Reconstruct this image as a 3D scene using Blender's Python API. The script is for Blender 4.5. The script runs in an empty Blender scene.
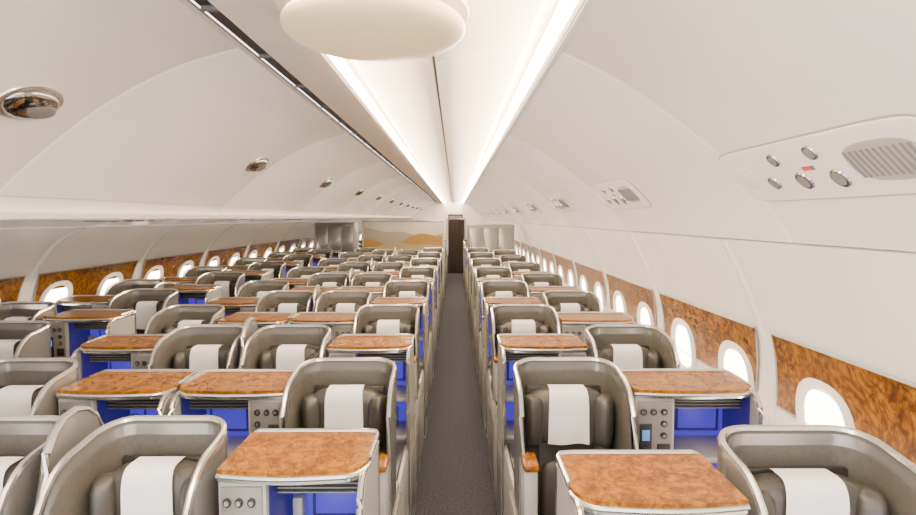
import bpy, bmesh, math
from mathutils import Matrix, Vector
scene = bpy.context.scene
PI = math.pi

# ---------------------------------------------------------------- materials
def mat(name, col, rough=0.5, metal=0.0, col2=None, scale=20.0, bump=0.0, emis=None, estr=0.0, coat=0.0, detail=4.0, dist=0.0, stretch=None, veins=None, spec=.5):
    m = bpy.data.materials.new(name); m.use_nodes = True
    nt = m.node_tree; b = nt.nodes['Principled BSDF']
    b.inputs['Base Color'].default_value = (*col, 1)
    b.inputs['Roughness'].default_value = rough
    b.inputs['Metallic'].default_value = metal
    b.inputs['Specular IOR Level'].default_value = spec
    b.inputs['Coat Weight'].default_value = coat
    b.inputs['Coat Roughness'].default_value = 0.06
    if emis:
        b.inputs['Emission Color'].default_value = (*emis, 1)
        b.inputs['Emission Strength'].default_value = estr
    tc = nt.nodes.new('ShaderNodeTexCoord')
    n = nt.nodes.new('ShaderNodeTexNoise'); n.inputs['Scale'].default_value = scale
    n.inputs['Detail'].default_value = detail; n.inputs['Distortion'].default_value = dist
    src = tc.outputs['Object']
    if stretch:
        mp = nt.nodes.new('ShaderNodeMapping'); mp.inputs['Scale'].default_value = stretch
        nt.links.new(src, mp.inputs['Vector']); src = mp.outputs['Vector']
    nt.links.new(src, n.inputs['Vector'])
    c2 = col2 if col2 else tuple(c * 0.95 for c in col)
    r = nt.nodes.new('ShaderNodeValToRGB')
    r.color_ramp.elements[0].position = 0.35; r.color_ramp.elements[0].color = (*c2, 1)
    r.color_ramp.elements[1].position = 0.65; r.color_ramp.elements[1].color = (*col, 1)
    nt.links.new(n.outputs['Fac'], r.inputs['Fac'])
    out = r.outputs['Color']
    if veins:
        v = nt.nodes.new('ShaderNodeTexNoise'); v.inputs['Scale'].default_value = scale * .35
        v.inputs['Detail'].default_value = 6; v.inputs['Distortion'].default_value = 3
        nt.links.new(src, v.inputs['Vector'])
        vr = nt.nodes.new('ShaderNodeValToRGB'); e = vr.color_ramp.elements
        e[0].position = .44; e[0].color = (0, 0, 0, 1); e[1].position = .50; e[1].color = (.65, .65, .65, 1)
        q = e.new(.56); q.color = (0, 0, 0, 1)
        nt.links.new(v.outputs['Fac'], vr.inputs['Fac'])
        mx = nt.nodes.new('ShaderNodeMix'); mx.data_type = 'RGBA'
        nt.links.new(vr.outputs['Color'], mx.inputs[0]); nt.links.new(out, mx.inputs[6]); mx.inputs[7].default_value = (*veins, 1)
        out = mx.outputs[2]
    nt.links.new(out, b.inputs['Base Color'])
    if bump > 0:
        bp = nt.nodes.new('ShaderNodeBump'); bp.inputs['Strength'].default_value = bump
        bp.inputs['Distance'].default_value = 0.01
        nt.links.new(n.outputs['Fac'], bp.inputs['Height']); nt.links.new(bp.outputs['Normal'], b.inputs['Normal'])
    return m

M_WHITE = mat('panel_white', (.92, .905, .90), .26, scale=3, col2=(.91, .895, .89))
M_WALL = mat('wall_white', (.90, .865, .82), .4, scale=3)
M_CEIL = mat('ceiling_cream', (.93, .85, .75), .45, scale=3)
M_SEAM = mat('seam_grey', (.16, .155, .15), .7)
M_BACK = mat('seam_soft', (.42, .36, .29), .7)
M_DARK = mat('dark_plastic', (.015, .015, .02), .5)
M_SHELL = mat('shell_pearl', (.27, .262, .245), .26, .55, col2=(.25, .24, .225), scale=5, coat=.3)
M_LINER = mat('shell_liner', (.088, .080, .067), .6, col2=(.073, .066, .055), scale=60, bump=.05)
M_RIM = mat('satin_silver', (.70, .685, .65), .2, .88, scale=8)
M_LEATH = mat('taupe_leather', (.030, .027, .023), .36, col2=(.024, .0215, .018), scale=90, bump=.12)
M_LEATH2 = mat('grey_leather', (.056, .052, .045), .36, col2=(.047, .043, .037), scale=90, bump=.12)
M_CLOTH = mat('white_linen', (.92, .91, .92), .85, scale=150, bump=.1)
M_WOOD = mat('burl_wood', (.36, .135, .003), .22, col2=(.17, .052, .001), scale=26, detail=10, dist=.7, veins=(.07, .018, .0005), spec=.22)
M_WOODP = mat('burl_wood_wall', (.36, .135, .004), .18, col2=(.10, .027, .001), scale=14, detail=10, dist=1.4, veins=(.03, .008, .0005), spec=.28)
M_GREY = mat('console_grey', (.20, .196, .188), .4, col2=(.185, .18, .172), scale=5)
M_LGREY = mat('console_light', (.38, .37, .35), .35, scale=5)
M_BLUE = mat('blue_backlit', (.035, .03, .28), .4, emis=(.12, .08, 1.0), estr=.5, scale=6)  # niche lighting painted as emission on the back panel, no LED strip built
M_BLUED = mat('blue_shaded', (.03, .026, .16), .4, emis=(.08, .06, .7), estr=.10, scale=6)  # dimmer copy for niche sides and panel surround, shade put into the colour
M_SCREEN = mat('handset_screen', (.02, .05, .1), .15, emis=(.15, .4, .9), estr=1.0)
M_CHROME = mat('chrome', (.32, .31, .30), .12, 1.0)
M_CARPET = mat('aisle_carpet', (.045, .050, .074), .95, col2=(.012, .014, .025), scale=70, bump=.5)
M_COVE = mat('cove_lamp', (1, .9, .75), .5, emis=(1, .80, .58), estr=85)
M_DOME = mat('dome_opal', (.88, .70, .42), .3, emis=(1, .74, .40), estr=.4)
M_PANE = mat('window_daylight', (.95, .97, 1), .4, emis=(1, .88, .70), estr=16)
M_DOOR = mat('door_brown', (.03, .02, .017), .8)
M_RED = mat('red_mark', (.6, .04, .03), .4, emis=(.8, .05, .03), estr=.3)
M_DUNE1 = mat('dune_grey', (.30, .27, .22), .5, scale=3)
M_DUNE2 = mat('dune_gold', (.34, .20, .045), .5, scale=3)
M_DUNE3 = mat('dune_sand', (.38, .29, .18), .5, scale=3)
M_PART = mat('partition_grey', (.46, .43, .38), .5, scale=3)
M_CEIL_GLOW = mat('cove_diffuser', (.92, .83, .71), .5, emis=(1, .75, .48), estr=2)  # ceiling panel material; glow of the cove lamps put in as emission
def paint_cove_glow(m, c, x_in, x_out):  # emission grows towards the coves, painting their glow across the panels
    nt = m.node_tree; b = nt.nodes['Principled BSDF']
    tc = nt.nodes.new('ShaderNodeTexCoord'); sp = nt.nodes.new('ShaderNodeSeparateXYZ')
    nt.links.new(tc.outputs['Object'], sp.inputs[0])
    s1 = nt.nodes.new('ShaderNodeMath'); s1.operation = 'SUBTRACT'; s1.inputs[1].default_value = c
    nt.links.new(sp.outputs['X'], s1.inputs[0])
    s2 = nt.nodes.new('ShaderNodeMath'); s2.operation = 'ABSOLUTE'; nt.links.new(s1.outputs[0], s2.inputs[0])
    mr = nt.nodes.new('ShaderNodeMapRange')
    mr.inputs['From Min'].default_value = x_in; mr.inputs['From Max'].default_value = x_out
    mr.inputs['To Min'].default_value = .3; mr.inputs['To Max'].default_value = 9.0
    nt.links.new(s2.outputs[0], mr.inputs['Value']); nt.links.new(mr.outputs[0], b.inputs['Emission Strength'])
paint_cove_glow(M_CEIL_GLOW, -.105, .06, .42)

# ---------------------------------------------------------------- mesh builder
class MB:
    def __init__(s): s.v = []; s.f = []; s.m = []
    def add(s, vs, fs, m, M=None):
        o = len(s.v)
        for p in vs:
            p = Vector(p)
            if M is not None: p = M @ p
            s.v.append(tuple(p))
        for f in fs:
            s.f.append([i + o for i in f]); s.m.append(m)
    def bm(s, bm, m, M=None):
        bm.verts.index_update()
        s.add([v.co.copy() for v in bm.verts], [[v.index for v in f.verts] for f in bm.faces], m, M); bm.free()
    def box(s, x0, x1, y0, y1, z0, z1, m, bev=0.0, seg=2, M=None):
        b = bmesh.new(); bmesh.ops.create_cube(b, size=1)
        for v in b.verts:
            v.co = Vector(((x0 + x1) / 2 + v.co.x * (x1 - x0), (y0 + y1) / 2 + v.co.y * (y1 - y0), (z0 + z1) / 2 + v.co.z * (z1 - z0)))
        if bev > 0: bmesh.ops.bevel(b, geom=list(b.edges), offset=bev, segments=seg, profile=.5, affect='EDGES')
        s.bm(b, m, M)
    def se(s, c, r, m, e1=.5, e2=.5, M=None, nu=28, nv=14):
        def pw(a, e): return math.copysign(abs(a) ** e, a)
        vs = []; fs = []
        for j in range(nv + 1):
            ph = -PI / 2 + PI * j / nv
            for i in range(nu):
                th = 2 * PI * i / nu
                vs.append((c[0] + r[0] * pw(math.cos(ph), e1) * pw(math.cos(th), e2), c[1] + r[1] * pw(math.cos(ph), e1) * pw(math.sin(th), e2), c[2] + r[2] * pw(math.sin(ph), e1)))
        for j in range(nv):
            for i in range(nu):
                k = (i + 1) % nu
                fs.append((j * nu + i, j * nu + k, (j + 1) * nu + k, (j + 1) * nu + i))
        s.add(vs, fs, m, M)
    def tube(s, path, r, m, n=8, M=None):
        P = [Vector(p) for p in path]; vs = []; fs = []
        for i, p in enumerate(P):
            t = (P[min(i + 1, len(P) - 1)] - P[max(i - 1, 0)]).normalized()
            a = t.cross(Vector((0, 0, 1)))
            if a.length < .3: a = t.cross(Vector((1, 0, 0)))
            a.normalize(); b = t.cross(a)
            for k in range(n):
                q = 2 * PI * k / n; vs.append(p + a * r * math.cos(q) + b * r * math.sin(q))
        for i in range(len(P) - 1):
            for k in range(n):
                l = (k + 1) % n; fs.append((i * n + k, i * n + l, (i + 1) * n + l, (i + 1) * n + k))
        fs.append(tuple(range(n))); fs.append(tuple((len(P) - 1) * n + k for k in range(n)))
        s.add(vs, fs, m, M)
    def prism(s, out, a0, a1, m, axis='z', M=None):
        n = len(out); vs = []
        for a in (a0, a1):
            for p, q in out:
                vs.append((p, q, a) if axis == 'z' else ((a, p, q) if axis == 'x' else (p, a, q)))
        fs = [tuple(range(n)), tuple(range(n, 2 * n))] + [(i, (i + 1) % n, n + (i + 1) % n, n + i) for i in range(n)]
        s.add(vs, fs, m, M)
    def cyl(s, c, axis, r, h, m, n=16, M=None, r2=None):
        ax = Vector(axis).normalized(); q = ax.to_track_quat('Z', 'Y').to_matrix().to_4x4()
        T = Matrix.Translation(Vector(c)) @ q
        r2 = r if r2 is None else r2
        vs = [(r * math.cos(2 * PI * i / n), r * math.sin(2 * PI * i / n), 0) for i in range(n)] + [(r2 * math.cos(2 * PI * i / n), r2 * math.sin(2 * PI * i / n), h) for i in range(n)]
        fs = [tuple(range(n)), tuple(range(n, 2 * n))] + [(i, (i + 1) % n, n + (i + 1) % n, n + i) for i in range(n)]
        s.add(vs, fs, m, T if M is None else M @ T)
    def grid(s, rows, m, M=None, closed=False):
        n = len(rows[0]); vs = [p for r in rows for p in r]; fs = []
        for j in range(len(rows) - 1):
            for i in range(n - 1 + (1 if closed else 0)):
                k = (i + 1) % n; fs.append((j * n + i, j * n + k, (j + 1) * n + k, (j + 1) * n + i))
        s.add(vs, fs, m, M)
    def mesh(s, name, mirror=False, angle=35, recalc=True):
        used = []
        for m in s.m:
            if m not in used: used.append(m)
        me = bpy.data.meshes.new(name)
        me.from_pydata([(-x, y, z) if mirror else (x, y, z) for x, y, z in s.v], [], s.f)
        for m in used: me.materials.append(m)
        me.polygons.foreach_set('material_index', [used.index(m) for m in s.m])
        me.polygons.foreach_set('use_smooth', [True] * len(s.f))
        if recalc:
            b = bmesh.new(); b.from_mesh(me); bmesh.ops.recalc_face_normals(b, faces=b.faces); b.to_mesh(me); b.free()
        me.set_sharp_from_angle(angle=math.radians(angle)); me.update()
        return me

def obj(name, me, loc=(0, 0, 0), scale=(1, 1, 1), parent=None):
    o = bpy.data.objects.new(name, me); scene.collection.objects.link(o)
    o.location = loc; o.scale = scale
    if parent: o.parent = parent
    return o

def interp_curve(pts, n):
    P = [Vector(p) for p in pts]; out = []
    for i in range(len(P) - 1):
        p0 = P[max(i - 1, 0)]; p1 = P[i]; p2 = P[i + 1]; p3 = P[min(i + 2, len(P) - 1)]
        for k in range(n):
            t = k / n
            out.append(.5 * ((2 * p1) + (p2 - p0) * t + (2 * p0 - 5 * p1 + 4 * p2 - p3) * t * t + (3 * p1 - p0 - 3 * p2 + p3) * t ** 3))
    out.append(P[-1]); return out

# ---------------------------------------------------------------- seat
def build_seat():
    b = MB(); W = .27
    path = []
    for i in range(9): path.append((-W, -.40 + .28 * i / 8, -1, 0))
    for i in range(1, 7):
        a = PI - (PI / 2) * i / 6
        path.append((-W + .12 + .12 * math.cos(a), -.12 + .12 * math.sin(a), math.cos(a), math.sin(a)))
    for i in range(1, 5): path.append((-.15 + .30 * i / 5, 0, 0, 1))
    for i in range(0, 7):
        a = PI / 2 - (PI / 2) * i / 6
        path.append((W - .12 + .12 * math.cos(a), -.12 + .12 * math.sin(a), math.cos(a), math.sin(a)))
    for i in range(1, 9): path.append((W, -.12 - .28 * i / 8, 1, 0))
    def top(x, y):
        z = 1.205 - .03 * min(1, max(0, (-y) / .2))
        t = min(1, max(0, (-y - .20) / .20))
        return z - .26 * (1 - math.sqrt(max(0, 1 - t * t)))
    T = .026
    outer = []; inner = []; rim = []
    def flare(z): return .008 * max(0, (z - .8) / .4)
    for x, y, nx, ny in path:
        zt = top(x, y)
        zs = [.30, .6, .8, .95, 1.05, zt - .03, zt]
        zs = [min(z, zt) for z in zs]
        outer.append([(x + nx * flare(z), y + ny * flare(z), z) for z in zs])
        inner.append([(x - nx * (T - flare(z)), y - ny * (T - flare(z)), z) for z in zs])
        rim.append((x - nx * T / 2 + nx * .008, y - ny * T / 2 + ny * .008, zt))
    b.grid(outer, M_SHELL); b.grid(inner, M_LINER)
    band = []
    for (x, y, nx, ny) in path:
        zt = top(x, y); q = T + .001
        band.append([(x - nx * (q - flare(z)), y - ny * (q - flare(z)), z) for z in (zt - .045, zt - .01)])
    b.grid(band, M_SHELL)
    for k in (0, -1):
        b.grid([outer[k], inner[k]], M_RIM)
    full = [(rim[0][0], rim[0][1], .62)] + rim + [(rim[-1][0], rim[-1][1], .62)]
    b.tube(full, .013, M_RIM, 8)
    b.box(-.25, .25, -.50, -.02, 0.0, .40, M_DARK, .01)
    for sx in (-1, 1):
        x0, x1 = sorted((sx * .272, sx * .205))
        b.box(x0, x1, -.62, .02, 0.0, .64, M_LGREY, .02)
        b.box(x0 + .004, x1 - .004, -.60, -.10, .635, .675, M_LEATH, .014)
        b.box(x0, x1, -.50, -.38, .62, .90, M_LGREY, .02)
        b.box(x0 - .002, x1 + .002, -.515, -.37, .895, .925, M_WOOD, .012)
    for sx in (-1, 1):
        x0, x1 = sorted((sx * .270, sx * .277))
        b.box(x0, x1, -.52, -.08, .10, .50, M_GREY, .003)
        b.tube([(sx * .276, -.60, .58), (sx * .276, .0, .58)], .005, M_RIM, 6)
    tilt = Matrix.Translation((0, -.13, .5)) @ Matrix.Rotation(math.radians(-9), 4, 'X')
    b.se((0, .0, .22), (.205, .065, .26), M_LEATH, .35, .5, tilt)
    b.se((-.185, -.03, .2), (.045, .07, .24), M_LEATH2, .4, .7, tilt)
    b.se((.185, -.03, .2), (.045, .07, .24), M_LEATH2, .4, .7, tilt)
    b.se((0, -.02, .14), (.145, .065, .155), M_LEATH2, .4, .4, tilt)
    b.box(-.20, .20, -.05, -.028, .62, 1.10, M_LEATH, .01)
    HC, HR = (0, -.115, .985), (.205, .062, .120)
    b.se(HC, HR, M_LEATH2, .5, .45)
    for sx in (-1, 1):
        R = Matrix.Translation((sx * .186, -.155, .975)) @ Matrix.Rotation(sx * math.radians(-28), 4, 'Z')
        b.se((0, 0, 0), (.048, .06, .110), M_LEATH2, .5, .6, R)
    b.se((0, -.36, .475), (.198, .25, .085), M_LEATH2, .4, .35)
    b.se((0, -.40, .50), (.15, .18, .068), M_LEATH, .35, .35)
    b.se((0, -.61, .30), (.19, .045, .19), M_LEATH2, .35, .4)
    b.tube([(-.2, -.2, .55), (-.12, -.25, .565), (-.02, -.28, .575)], .012, M_DARK, 6)
    b.tube([(.2, -.2, .55), (.12, -.25, .565), (.02, -.28, .575)], .012, M_DARK, 6)
    b.box(-.03, .03, -.31, -.25, .572, .59, M_CHROME, .005)
    cp = []
    ry, rz = HR[1] + .009, HR[2] + .009
    for i in range(13):
        ph = math.radians(115) - math.radians(115) * i / 12
        c, s_ = math.cos(ph), math.sin(ph)
        cp.append((HC[1] - ry * math.copysign(abs(c) ** .5, c), HC[2] + rz * abs(s_) ** .5))
    cp += [(HC[1] - ry - .001, .95), (HC[1] - ry - .001, .92), (HC[1] - ry, .90), (HC[1] - ry + .002, .880)]
    rows = []
    for j, (y, z) in enumerate(cp):
        t = j / (len(cp) - 1); hw = .092 + .014 * t; r = []
        for i in range(13):
            u = -1 + i / 6
            r.append((u * hw, y - .003 * math.sin(u * 5 + 1) * t * t, z + .004 * math.sin(u * 4) * t))
        rows.append(r)
    b.grid(rows, M_CLOTH)
    b.box(-.17, .17, .012, .03, .78, 1.0, M_DARK, .008)
    b.box(-.2, .2, .0, .02, .30, .72, M_SHELL, .01)
    return b
S = build_seat(); ME_SEAT = S.mesh('business_class_seat_mesh')

# ---------------------------------------------------------------- console
TZ = 1.125
def build_console():
    b = MB(); w = .5
    out = [(.06, 0), (.06, TZ - .02)]
    for i in range(7):
        a = PI / 2 + (PI / 2) * i / 6
        out.append((-.21 + .09 * math.cos(a), TZ - .11 + .09 * math.sin(a)))
    out += [(-.30, .55), (-.30, 0)]
    b.prism(out, w - .022, w, M_LGREY, 'x')
    b.tube([(w - .011, .06, TZ)] + [(w - .011, y - .004, z + .012) for y, z in out[2:9]] + [(w - .011, -.307, .55), (w - .011, -.307, .02)], .0115, M_RIM, 8)
    b.box(w - .003, w + .003, -.24, .0, .12, .5, M_GREY, .002)
    b.box(0, w, .035, .06, 0, TZ - .02, M_GREY, .004)
    b.box(.004, w - .02, -.23, .04, 0, .60, M_GREY, .008)
    b.box(.02, w - .01, -.78, -.24, 0, .58, M_LGREY, .02)
    b.box(.04, w - .03, -.76, -.30, .58, .61, M_LEATH, .012)
    b.box(.02, w, .06, .16, 0, .60, M_LGREY, .015)
    zt = TZ - .02
    b.box(.0, .165, -.25, .04, .60, zt, M_LGREY, .010)
    Mv = Matrix.Translation((0, .04, TZ - 1.17))
    b.box(.012, .153, -.296, -.288, .66, 1.135, M_GREY, .004, M=Mv)
    b.box(.020, .070, -.302, -.294, .86, 1.04, M_DARK, .004, M=Mv)
    b.box(.030, .060, -.306, -.300, .97, 1.015, M_SCREEN, .002, M=Mv)
    for k in range(4): b.cyl((.045, -.302, .945 - k * .022), (0, -1, 0), .006, .004, M_CHROME, 10, M=Mv)
    for x, z in ((.035, 1.09), (.075, 1.09), (.118, 1.09), (.118, 1.04), (.118, .99)):
        b.cyl((x, -.294, z), (0, -1, 0), .014, .007, M_DARK, 14, M=Mv)
        b.cyl((x, -.300, z), (0, -1, 0), .008, .006, M_RIM, 12, M=Mv)
    b.box(.092, .145, -.303, -.294, .90, .955, M_DARK, .004, M=Mv)
    b.box(.092, .145, -.303, -.294, .83, .885, M_SHELL, .004, M=Mv)
    b.box(.030, .140, -.303, -.294, .70, .81, M_SHELL, .006, M=Mv)
    x0, x1 = .165, w - .022
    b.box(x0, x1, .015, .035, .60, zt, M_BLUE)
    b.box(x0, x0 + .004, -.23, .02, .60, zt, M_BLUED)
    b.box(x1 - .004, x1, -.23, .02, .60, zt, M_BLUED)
    b.box(x0, x1, -.245, .02, .82, .845, M_LGREY, .006)
    b.box(x0, x1, -.245, .02, .60, .625, M_LGREY, .004)
    b.box(x0, x1, -.16, -.15, zt - .075, zt, M_DARK)
    for k in range(5):
        z = zt - .072 + k * .014
        b.box(x0 + .01, x1 - .01, -.172, -.158, z, z + .004, M_GREY)
    # recessed fold-out panel and small shelf items inside the niche
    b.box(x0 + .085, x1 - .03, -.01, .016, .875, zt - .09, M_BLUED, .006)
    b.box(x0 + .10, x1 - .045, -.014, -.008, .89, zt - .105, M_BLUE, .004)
    b.box(x0 + .02, x0 + .06, -.05, .0, .845, .96, M_LGREY, .008)
    b.cyl((x0 + .09, -.1, .625), (0, 0, 1), .025, .11, M_CHROME, 14)
    b.cyl((x0 + .09, -.1, .735), (0, 0, 1), .012, .03, M_DARK, 10)
    b.box(x0 + .15, x0 + .24, -.15, -.03, .625, .73, M_LGREY, .008)
    o = [(.0, .045), (w, .045), (w, -.17)]
    for i in range(1, 8):
        a = -(PI / 2) * i / 7
        o.append((w - .09 + .09 * math.cos(a), -.17 + .09 * math.sin(a)))
    for i in range(1, 9):
        t = i / 8; o.append((w - .09 - (w - .09) * t, -.26 - .018 * math.sin(PI * t) + .01 * t))
    b.prism(o, TZ - .003, TZ + .014, M_WOOD); b.prism([(x * .995 + .001, y) for x, y in o], TZ - .022, TZ - .003, M_RIM)
    b.tube([(x, y - .001, TZ - .005) for x, y in o[2:]], .0085, M_RIM, 8)
    b.tube([(.01, .050, TZ + .008), (.03, .052, TZ + .016), (w - .05, .052, TZ + .016), (w - .01, .045, TZ + .016), (w, .02, TZ + .014), (w, -.15, TZ + .010)], .009, M_RIM, 8)
    b.box(.06, w - .06, .06, .075, .78, 1.05, M_DARK, .008)
    return b
C = build_console()
ME_CON_P = C.mesh('console_mesh'); ME_CON_N = C.mesh('console_mesh_m', mirror=True)

d = MB()
o = [(.02, .6), (.02, 1.12)]
for i in range(9):
    a = (PI * .97) * i / 8
    o.append((-.12 + .14 * math.cos(a), 1.12 + .15 * math.sin(a)))
o += [(-.30, 1.0), (-.42, .86), (-.50, .70), (-.50, .6)]
d.prism(o, -.009, .009, M_SHELL, 'x')
d.tube([(0, y, z) for y, z in o[1:-1]], .012, M_RIM, 8)
d.box(-.014, .014, -.55, .0, 0, .62, M_GREY, .006)
ME_DIV = d.mesh('divider_mesh')

def seat(xc, wd, y): obj('business_class_seat', ME_SEAT, (xc, y, 0), (wd / .570, 1, 1))
def console(xs, w, y, sgn): obj('side_console', ME_CON_P if sgn > 0 else ME_CON_N, (xs, y, 0), (w / .5, 1, 1))
NROW = 14; P = .85; D0 = 1.85
rows = list(range(NROW)) + list(range(NROW + 2, 21))
for n in rows:
    y = D0 + P * n
    if n == 0:
        seat(1.010, .50, y - .05); console(.742, .435, y - .13, -1)
        seat(-.905, .42, y + .05); console(-.675, .42, y + .06, 1)
        seat(-1.40, .42, y + .05); console(-1.635, .46, y + .06, -1)
        obj('privacy_divider', ME_DIV, (-1.15, y + .05, 0))
    elif n % 2:
        seat(.488, .48, y); console(.748, .515, y, 1)
        seat(-.475, .455, y); console(-.712, .455, y, -1)
        seat(-1.885, .455, y); console(-1.648, .455, y, 1)
    else:
        seat(.985, .47, y); console(.735, .475, y, -1)
        seat(-.935, .45, y); console(-.705, .455, y, 1)
        seat(-1.425, .45, y); console(-1.655, .455, y, -1)
        obj('privacy_divider', ME_DIV, (-1.18, y, 0))
    y2 = y + .15
    if n % 2 == 0:
        seat(-2.70, .50, y2); console(-2.965, .50, y2, -1)
    else:
        seat(-3.225, .49, y2); console(-2.965, .50, y2, 1)

# ---------------------------------------------------------------- cabin shell
YA, YB = -1.2, 30.0
f = MB(); f.box(-3.9, 1.95, YA, YB, -.06, 0, M_CARPET)
obj('floor', f.mesh('floor'))
def loftx(b, prof, y0, y1, m, ny=1):
    ys = [y0 + (y1 - y0) * k / ny for k in range(ny + 1)]
    b.grid([[(p[0], y, p[1]) for p in prof] for y in ys], m)
def offs(prof, d):
    r = []
    for i, p in enumerate(prof):
        t = (Vector(prof[min(i + 1, len(prof) - 1)]) - Vector(prof[max(i - 1, 0)])).normalized(); n = Vector((-t.y, t.x))
        if n.dot(Vector(p) - Vector((-.8, 1.0))) < 0: n = -n
        r.append(tuple(Vector(p) + n * d))
    return r
def slab(prof, y0, y1, m, thick, b=None):
    b = b or MB()
    rows_ = [offs(prof, .010), offs(prof, .003), offs(prof, 0), offs(prof, 0), offs(prof, .003), offs(prof, .010)]
    ys = [y0, y0 + .005, y0 + .014, y1 - .014, y1 - .005, y1]
    outp = offs(prof, thick)
    b.grid([[(p[0], y, p[1]) for p in r] for r, y in zip(rows_, ys)], m)
    b.grid([[(p[0], y, p[1]) for p in outp] for y in (y0, y1)], m)
    for y in (y0, y1):
        b.grid([[(p[0], y, p[1]) for p in offs(prof, .010)], [(p[0], y, p[1]) for p in outp]], m)
    for k in (0, -1):
        b.grid([[(prof[k][0], y, prof[k][1]) for y in (y0, y1)], [(outp[k][0], y, outp[k][1]) for y in (y0, y1)]], m)
    return b

R_BIN = interp_curve([(.45, 2.57), (.72, 2.44), (1.0, 2.25), (1.25, 2.05), (1.42, 1.86), (1.50, 1.74)], 5)
R_WALL = interp_curve([(1.507, 1.728), (1.60, 1.55), (1.69, 1.35), (1.76, 1.15), (1.80, .95), (1.82, .72), (1.83, .35), (1.83, 0)], 4)
L_BIN = interp_curve([(-.93, 2.58), (-1.2, 2.50), (-1.5, 2.35), (-1.78, 2.15), (-2.0, 1.96), (-2.06, 1.88), (-2.02, 1.845)], 5)
L_OUT = interp_curve([(-2.04, 1.86), (-2.4, 1.85), (-2.9, 1.835), (-3.15, 1.78)], 5)
L_WALL = interp_curve([(-3.17, 1.77), (-3.38, 1.66), (-3.56, 1.46), (-3.68, 1.24), (-3.76, 1.0), (-3.79, .72), (-3.80, .35), (-3.80, 0)], 4)
MOD = 2.6; SEAM0 = 2.65 - 2 * MOD
seams = [SEAM0 + MOD * k for k in range(14)]
for a in seams:
    y0 = max(a + .003, YA); y1 = min(a + MOD - .003, YB)
    if y1 <= y0: continue
    obj('overhead_bin', slab(L_BIN, y0, y1, M_WHITE, .03).mesh('bin_l', angle=60))
    obj('overhead_bin', slab(R_BIN, y0, y1, M_WHITE, .03).mesh('bin_r', angle=60))
    obj('ceiling_side_panel', slab(L_OUT, y0, y1, M_WHITE, .03).mesh('ceil_side', angle=60))
bk = MB()  # shell added behind the panels to block world light at the seam gaps
loftx(bk, offs(L_BIN[:-6], .045), YA, YB, M_BACK); loftx(bk, offs(R_BIN, .045), YA, YB, M_BACK)
loftx(bk, [(-3.25, 1.9), (-2.0, 1.95)], YA, YB, M_BACK)
loftx(bk, [(1.40, 1.95), (1.62, 1.72)], YA, YB, M_BACK)
obj('ceiling_backing', bk.mesh('backing'))
wl = slab(L_WALL, YA, YB, M_WALL, .05); obj('wall_left', wl.mesh('wall_left'))
wr = slab(R_WALL, YA, YB, M_WALL, .05); obj('wall_right', wr.mesh('wall_right'))

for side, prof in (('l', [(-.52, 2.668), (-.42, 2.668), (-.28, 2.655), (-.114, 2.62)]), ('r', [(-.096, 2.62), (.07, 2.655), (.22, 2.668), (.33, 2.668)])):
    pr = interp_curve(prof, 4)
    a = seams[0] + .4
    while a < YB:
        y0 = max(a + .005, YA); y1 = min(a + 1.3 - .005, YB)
        if y1 > y0: obj('ceiling_panel', slab(pr, y0, y1, M_CEIL_GLOW, .02).mesh('ceil_c', angle=60))
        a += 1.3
cb = MB(); cb.box(-1.0, .60, YA, YB, 2.78, 2.82, M_CEIL)
cb.box(-.118, -.092, YA, YB, 2.635, 2.655, M_SEAM)
obj('ceiling', cb.mesh('ceiling'))
cv = MB()
cv.box(.425, .435, YA, YB, 2.62, 2.72, M_COVE)
cv.box(-.625, -.615, YA, YB, 2.62, 2.72, M_COVE)
obj('cove_light_strip', cv.mesh('cove'))
tr = MB()
tr.box(.436, .47, YA, YB, 2.565, 2.785, M_WHITE, .004)
loftx(tr, [(-.60, 2.615), (-.61, 2.595), (-.66, 2.585), (-.75, 2.60), (-.86, 2.605), (-.865, 2.64)], YA, YB, M_CEIL)
tr.box(-.64, -.626, YA, YB, 2.60, 2.785, M_CEIL)
loftx(tr, [(.45, 2.565), (.43, 2.572), (.425, 2.59)], YA, YB, M_CEIL)
obj('trim_1', tr.mesh('trim_1'))
vs = MB()
vs.box(-.935, -.875, YA, YB, 2.625, 2.70, M_DARK)
y = YA + .2
while y < YB:
    vs.box(-.93, -.868, y, y + .03, 2.61, 2.63, M_SEAM, .003); y += .65
obj('air_vent_slot', vs.mesh('vent'))

tn = 2
def rib(prof, y, r=.014):  # raised white ribs on the side walls
    global tn
    b = MB()
    rows_ = []
    for dy, dd in ((-.03, 0), (-.018, -r), (.018, -r), (.03, 0)):
        rows_.append([(p[0], y + dy, p[1]) for p in offs(prof, dd)])
    b.grid(rows_, M_WHITE); obj('trim_%d' % tn, b.mesh('rib', angle=60)); tn += 1
def frame(prof, zt, inward):
    for i in range(len(prof) - 1):
        if prof[i][1] >= zt >= prof[i + 1][1]:
            t = (prof[i][1] - zt) / (prof[i][1] - prof[i + 1][1]); p = Vector(prof[i]).lerp(Vector(prof[i + 1]), t)
            tg = (Vector(prof[i + 1]) - Vector(prof[i])).normalized(); n = Vector((-tg.y, tg.x))
            if n.x * inward < 0: n = -n
            return p, n
def wallpanel(prof, y0, y1, z0, z1, inward, slope):
    b = MB(); nz = 8; rws = []
    for j in range(nz + 1):
        t = j / nz; z = z0 + (z1 - z0) * t; p, n = frame(prof, z, inward)
        r = []
        for i in range(9):
            u = i / 8; ya = y0 + slope * (1 - t); yb = y1 - slope * .5 * t
            r.append((p.x + n.x * .012, ya + (yb - ya) * u, p.y + n.y * .012))
        rws.append(r)
    b.grid(rws, M_WOODP)
    edge = rws[0] + [r[-1] for r in rws[1:]] + list(reversed(rws[-1]))[1:] + [r[0] for r in reversed(rws)][1:]
    b.tube(edge, .006, M_LGREY, 6)
    return b
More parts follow.
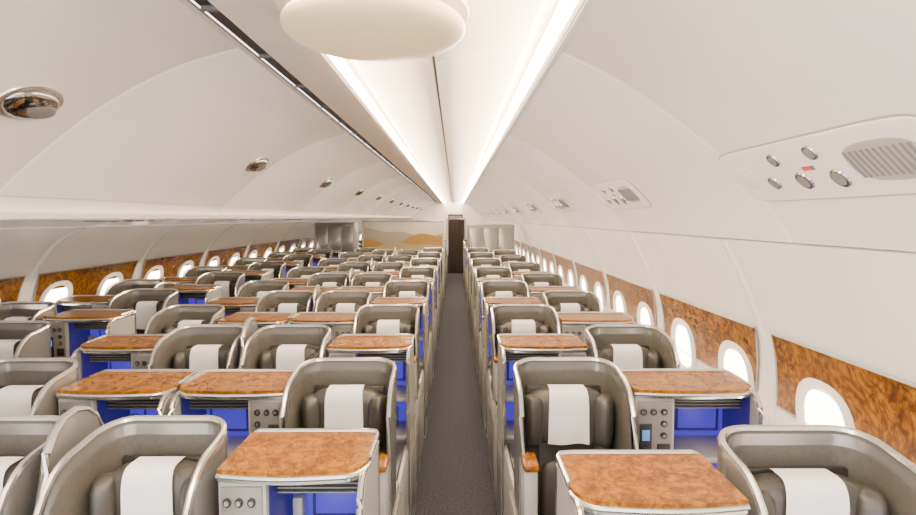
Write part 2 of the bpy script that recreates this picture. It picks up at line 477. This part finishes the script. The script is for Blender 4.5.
def window(prof, y, zc, inward, idx):
    p, n = frame(prof, zc, inward)
    X = Vector((0, 1, 0)); Z = Vector((n.x, 0, n.y)); Y = Z.cross(X)
    M = Matrix(((X.x, Y.x, Z.x, p.x), (X.y, Y.y, Z.y, y), (X.z, Y.z, Z.z, p.y), (0, 0, 0, 1)))
    b = MB(); N = 32
    def ring(rx, ry, h):
        r = []
        for i in range(N):
            a = 2 * PI * i / N; c, s_ = math.cos(a), math.sin(a)
            r.append((rx * math.copysign(abs(c) ** .8, c), ry * math.copysign(abs(s_) ** .8, s_), h))
        return r
    b.grid([ring(.235, .225, .0), ring(.225, .215, .026), ring(.205, .195, .038), ring(.16, .16, .016)], M_WALL, M, closed=True)
    b.add(ring(.161, .161, .017), [tuple(range(N))], M_PANE, M)
    obj('window_%d' % idx, b.mesh('window'))
WP = 1.8; wn = 1
for k in range(18):
    yk = -.25 + k * WP
    if yk + WP > YB: break
    obj('wood_wall_panel', wallpanel(R_WALL, yk + .06, yk + WP - .06, .80, 1.225, -1, .12).mesh('woodp'))
    obj('wood_wall_panel', wallpanel(L_WALL, yk + .06, yk + WP - .06, .90, 1.37, 1, .12).mesh('woodp'))
    for q in (.42, 1.3):
        window(R_WALL, yk + q, .85, -1, wn); wn += 1
        window(L_WALL, yk + q, 1.07, 1, wn); wn += 1
    rib(R_WALL[:-2], yk); rib(L_WALL[:-2], yk)
sb = MB(); sb.box(1.38, 1.80, YA, YB, 0, .62, M_WALL, .02)
obj('side_stowage_bin', sb.mesh('stow_r'))
sb = MB(); sb.box(-3.76, -3.50, YA, YB, 0, .66, M_WALL, .02)
obj('side_stowage_bin', sb.mesh('stow_l'))

# ---------------------------------------------------------------- fittings
def surfM(prof, xt, y):
    for i in range(len(prof) - 1):
        a, b_ = prof[i], prof[i + 1]
        if min(a[0], b_[0]) <= xt <= max(a[0], b_[0]):
            t = (xt - a[0]) / (b_[0] - a[0]); p = Vector(a).lerp(Vector(b_), t)
            tg = (Vector(b_) - Vector(a)).normalized(); n = Vector((-tg.y, tg.x))
            if n.y > 0: n = -n
            break
    X = Vector((0, 1, 0)); Z = Vector((n.x, 0, n.y)); Y = Z.cross(X)
    return Matrix(((X.x, Y.x, Z.x, p.x), (X.y, Y.y, Z.y, y), (X.z, Y.z, Z.z, p.y), (0, 0, 0, 1)))
lt = MB()
lt.se((0, 0, 0.002), (.150, .100, .012), M_RIM, .6, 1)
lt.se((0, 0, .010), (.128, .080, .036), M_CHROME, 1, 1)
lt.se((.02, 0, .036), (.085, .042, .012), M_SEAM, 1, 1)
ME_L = lt.mesh('latch')
for k in range(-1, 11):
    o_ = obj('bin_latch', ME_L); o_.matrix_world = surfM(L_BIN, -1.60, 2.30 + MOD * k)
ps = MB()
ps.se((0, 0, .0), (.60, .15, .012), M_LGREY, .2, .25, nu=48)
ps.se((0, 0, .004), (.592, .142, .012), M_WHITE, .2, .25, nu=48)
ps.se((-.36, 0, .008), (.17, .085, .013), M_LGREY, .5, .7)
for k in range(11): ps.box(-.50 + k * .027, -.490 + k * .027, -.055, .055, .014, .0225, M_GREY)
for x, yy, r in ((-.10, .05, .045), (-.07, -.075, .035), (.10, .045, .045), (.17, -.07, .033), (.30, .04, .036)):
    ps.cyl((x, yy, .008), (0, 0, 1), r, .014, M_CHROME, 20, r2=r * .85)
    ps.cyl((x, yy, .021), (0, 0, 1), r * .6, .004, M_GREY, 16)
ps.box(.0, .05, -.02, .0, .010, .0175, M_RED); ps.box(-.02, -.0, -.02, .0, .010, .0175, M_SEAM)
ps.box(.40, .54, -.06, .06, .010, .018, M_WALL, .003)
ME_PS = ps.mesh('psu')
for k in range(-1, 11):
    o_ = obj('passenger_service_panel', ME_PS); o_.matrix_world = surfM(R_BIN, 1.27, 2.12 + MOD * k)
    o_ = obj('passenger_service_panel', ME_PS); o_.matrix_world = surfM(L_OUT, -2.72, 2.4 + MOD * k)
dm = MB(); dm.se((0, 0, 0), (.325, .36, .070), M_DOME, .95, 1, nu=48, nv=20)
dm.se((0, 0, .06), (.34, .375, .035), M_CEIL, .8, 1, nu=48)
obj('ceiling_dome_light', dm.mesh('dome'), (-.286, 2.20, 2.525))

# ---------------------------------------------------------------- rear partition
YPt = 13.72
def dune(xa, xb, base, amp, seed, z0):
    pts = [(xa, z0)]
    for i in range(41):
        t = i / 40; x = xa + (xb - xa) * t
        pts.append((x, base + amp * (math.sin(t * 5 + seed) * .6 + math.sin(t * 11 + seed * 2) * .3)))
    pts.append((xb, z0)); return pts
pt = MB()
pt.box(-2.12, -.24, YPt, YPt + .25, 0, 1.78, M_PART, .01)
pt.prism(dune(-2.08, -.28, 1.52, .14, 1.0, .6), YPt - .008, YPt, M_DUNE1, 'y')
pt.prism(dune(-2.08, -.28, 1.38, .18, 3.4, .6), YPt - .014, YPt - .008, M_DUNE2, 'y')
pt.prism(dune(-2.08, -.28, 1.22, .10, 5.2, .6), YPt - .020, YPt - .014, M_DUNE3, 'y')
pt.tube([(-2.12, YPt - .01, 1.78), (-.24, YPt - .01, 1.78)], .012, M_RIM)
obj('cabin_partition_mural', pt.mesh('partition'))
g = MB()
g.box(-3.2, -2.3, YPt, YPt + .6, 0, 1.74, M_GREY, .01)
for k in range(3):
    x = -3.16 + k * .29
    g.box(x, x + .26, YPt - .012, YPt, .9, 1.66, M_SHELL, .006); g.box(x + .21, x + .235, YPt - .03, YPt - .01, 1.2, 1.32, M_CHROME, .004)
    g.box(x, x + .26, YPt - .012, YPt, .1, .86, M_SHELL, .006)
obj('galley_cabinet', g.mesh('galley'))
g = MB()
g.box(.28, 1.36, YPt, YPt + .5, 0, 1.70, M_GREY, .01)
for k in range(3):
    x = .32 + k * .34
    g.box(x, x + .31, YPt - .012, YPt, .1, 1.62, M_SHELL, .006); g.box(x + .02, x + .05, YPt - .03, YPt - .01, 1.1, 1.24, M_CHROME, .004)
obj('wardrobe_cabinet', g.mesh('wardrobe'))
cu = MB(); pts_f = []
for i in range(61):
    x = -.235 + .55 * i / 60; pts_f.append((x, 19.95 + .02 * math.sin(i * .9)))
cu.grid([[(x, y_, z) for x, y_ in pts_f] for z in (.005, 1.80)], M_DOOR)
cu.tube([(-.26, 19.95, 1.81), (.34, 19.95, 1.81)], .015, M_CHROME)
cu.box(-.28, -.24, 19.92, 19.98, 0, 1.84, M_GREY, .005); cu.box(.32, .36, 19.92, 19.98, 0, 1.84, M_GREY, .005)
obj('aisle_curtain', cu.mesh('curtain', angle=80))
e = MB()
e.box(-3.9, -.36, YB, YB + .1, 0, 2.8, M_WALL); e.box(.42, 1.95, YB, YB + .1, 0, 2.8, M_WALL); e.box(-.36, .42, YB, YB + .1, 2.05, 2.8, M_WALL)
obj('wall_back', e.mesh('wall_back'))
e = MB()
e.box(-.355, .415, YB + .02, YB + .06, 0, 2.045, M_DOOR, .01)
e.box(-.30, .02, YB + .005, YB + .02, .1, 1.95, M_SEAM, .006); e.box(.05, .36, YB + .005, YB + .02, .1, 1.95, M_SEAM, .006)
e.box(.06, .09, YB - .01, YB + .01, .95, 1.1, M_CHROME, .004)
obj('door_1', e.mesh('door_1'))

# ---------------------------------------------------------------- world
w = bpy.data.worlds.new('World'); scene.world = w; w.use_nodes = True
w.node_tree.nodes['Background'].inputs[0].default_value = (1, .96, .925, 1)
w.node_tree.nodes['Background'].inputs[1].default_value = 5.5  # added front fill, enters through the open cabin end behind the camera

# ---------------------------------------------------------------- camera
cam = bpy.data.cameras.new('camera'); co = bpy.data.objects.new('camera', cam); scene.collection.objects.link(co)
cam.sensor_width = 36; cam.lens = 36 * 600 / 916; cam.clip_start = .05
co.location = (0, 0, 1.85)
co.rotation_euler = (math.radians(90 - 3.77), 0, math.radians(-.29))
scene.camera = co
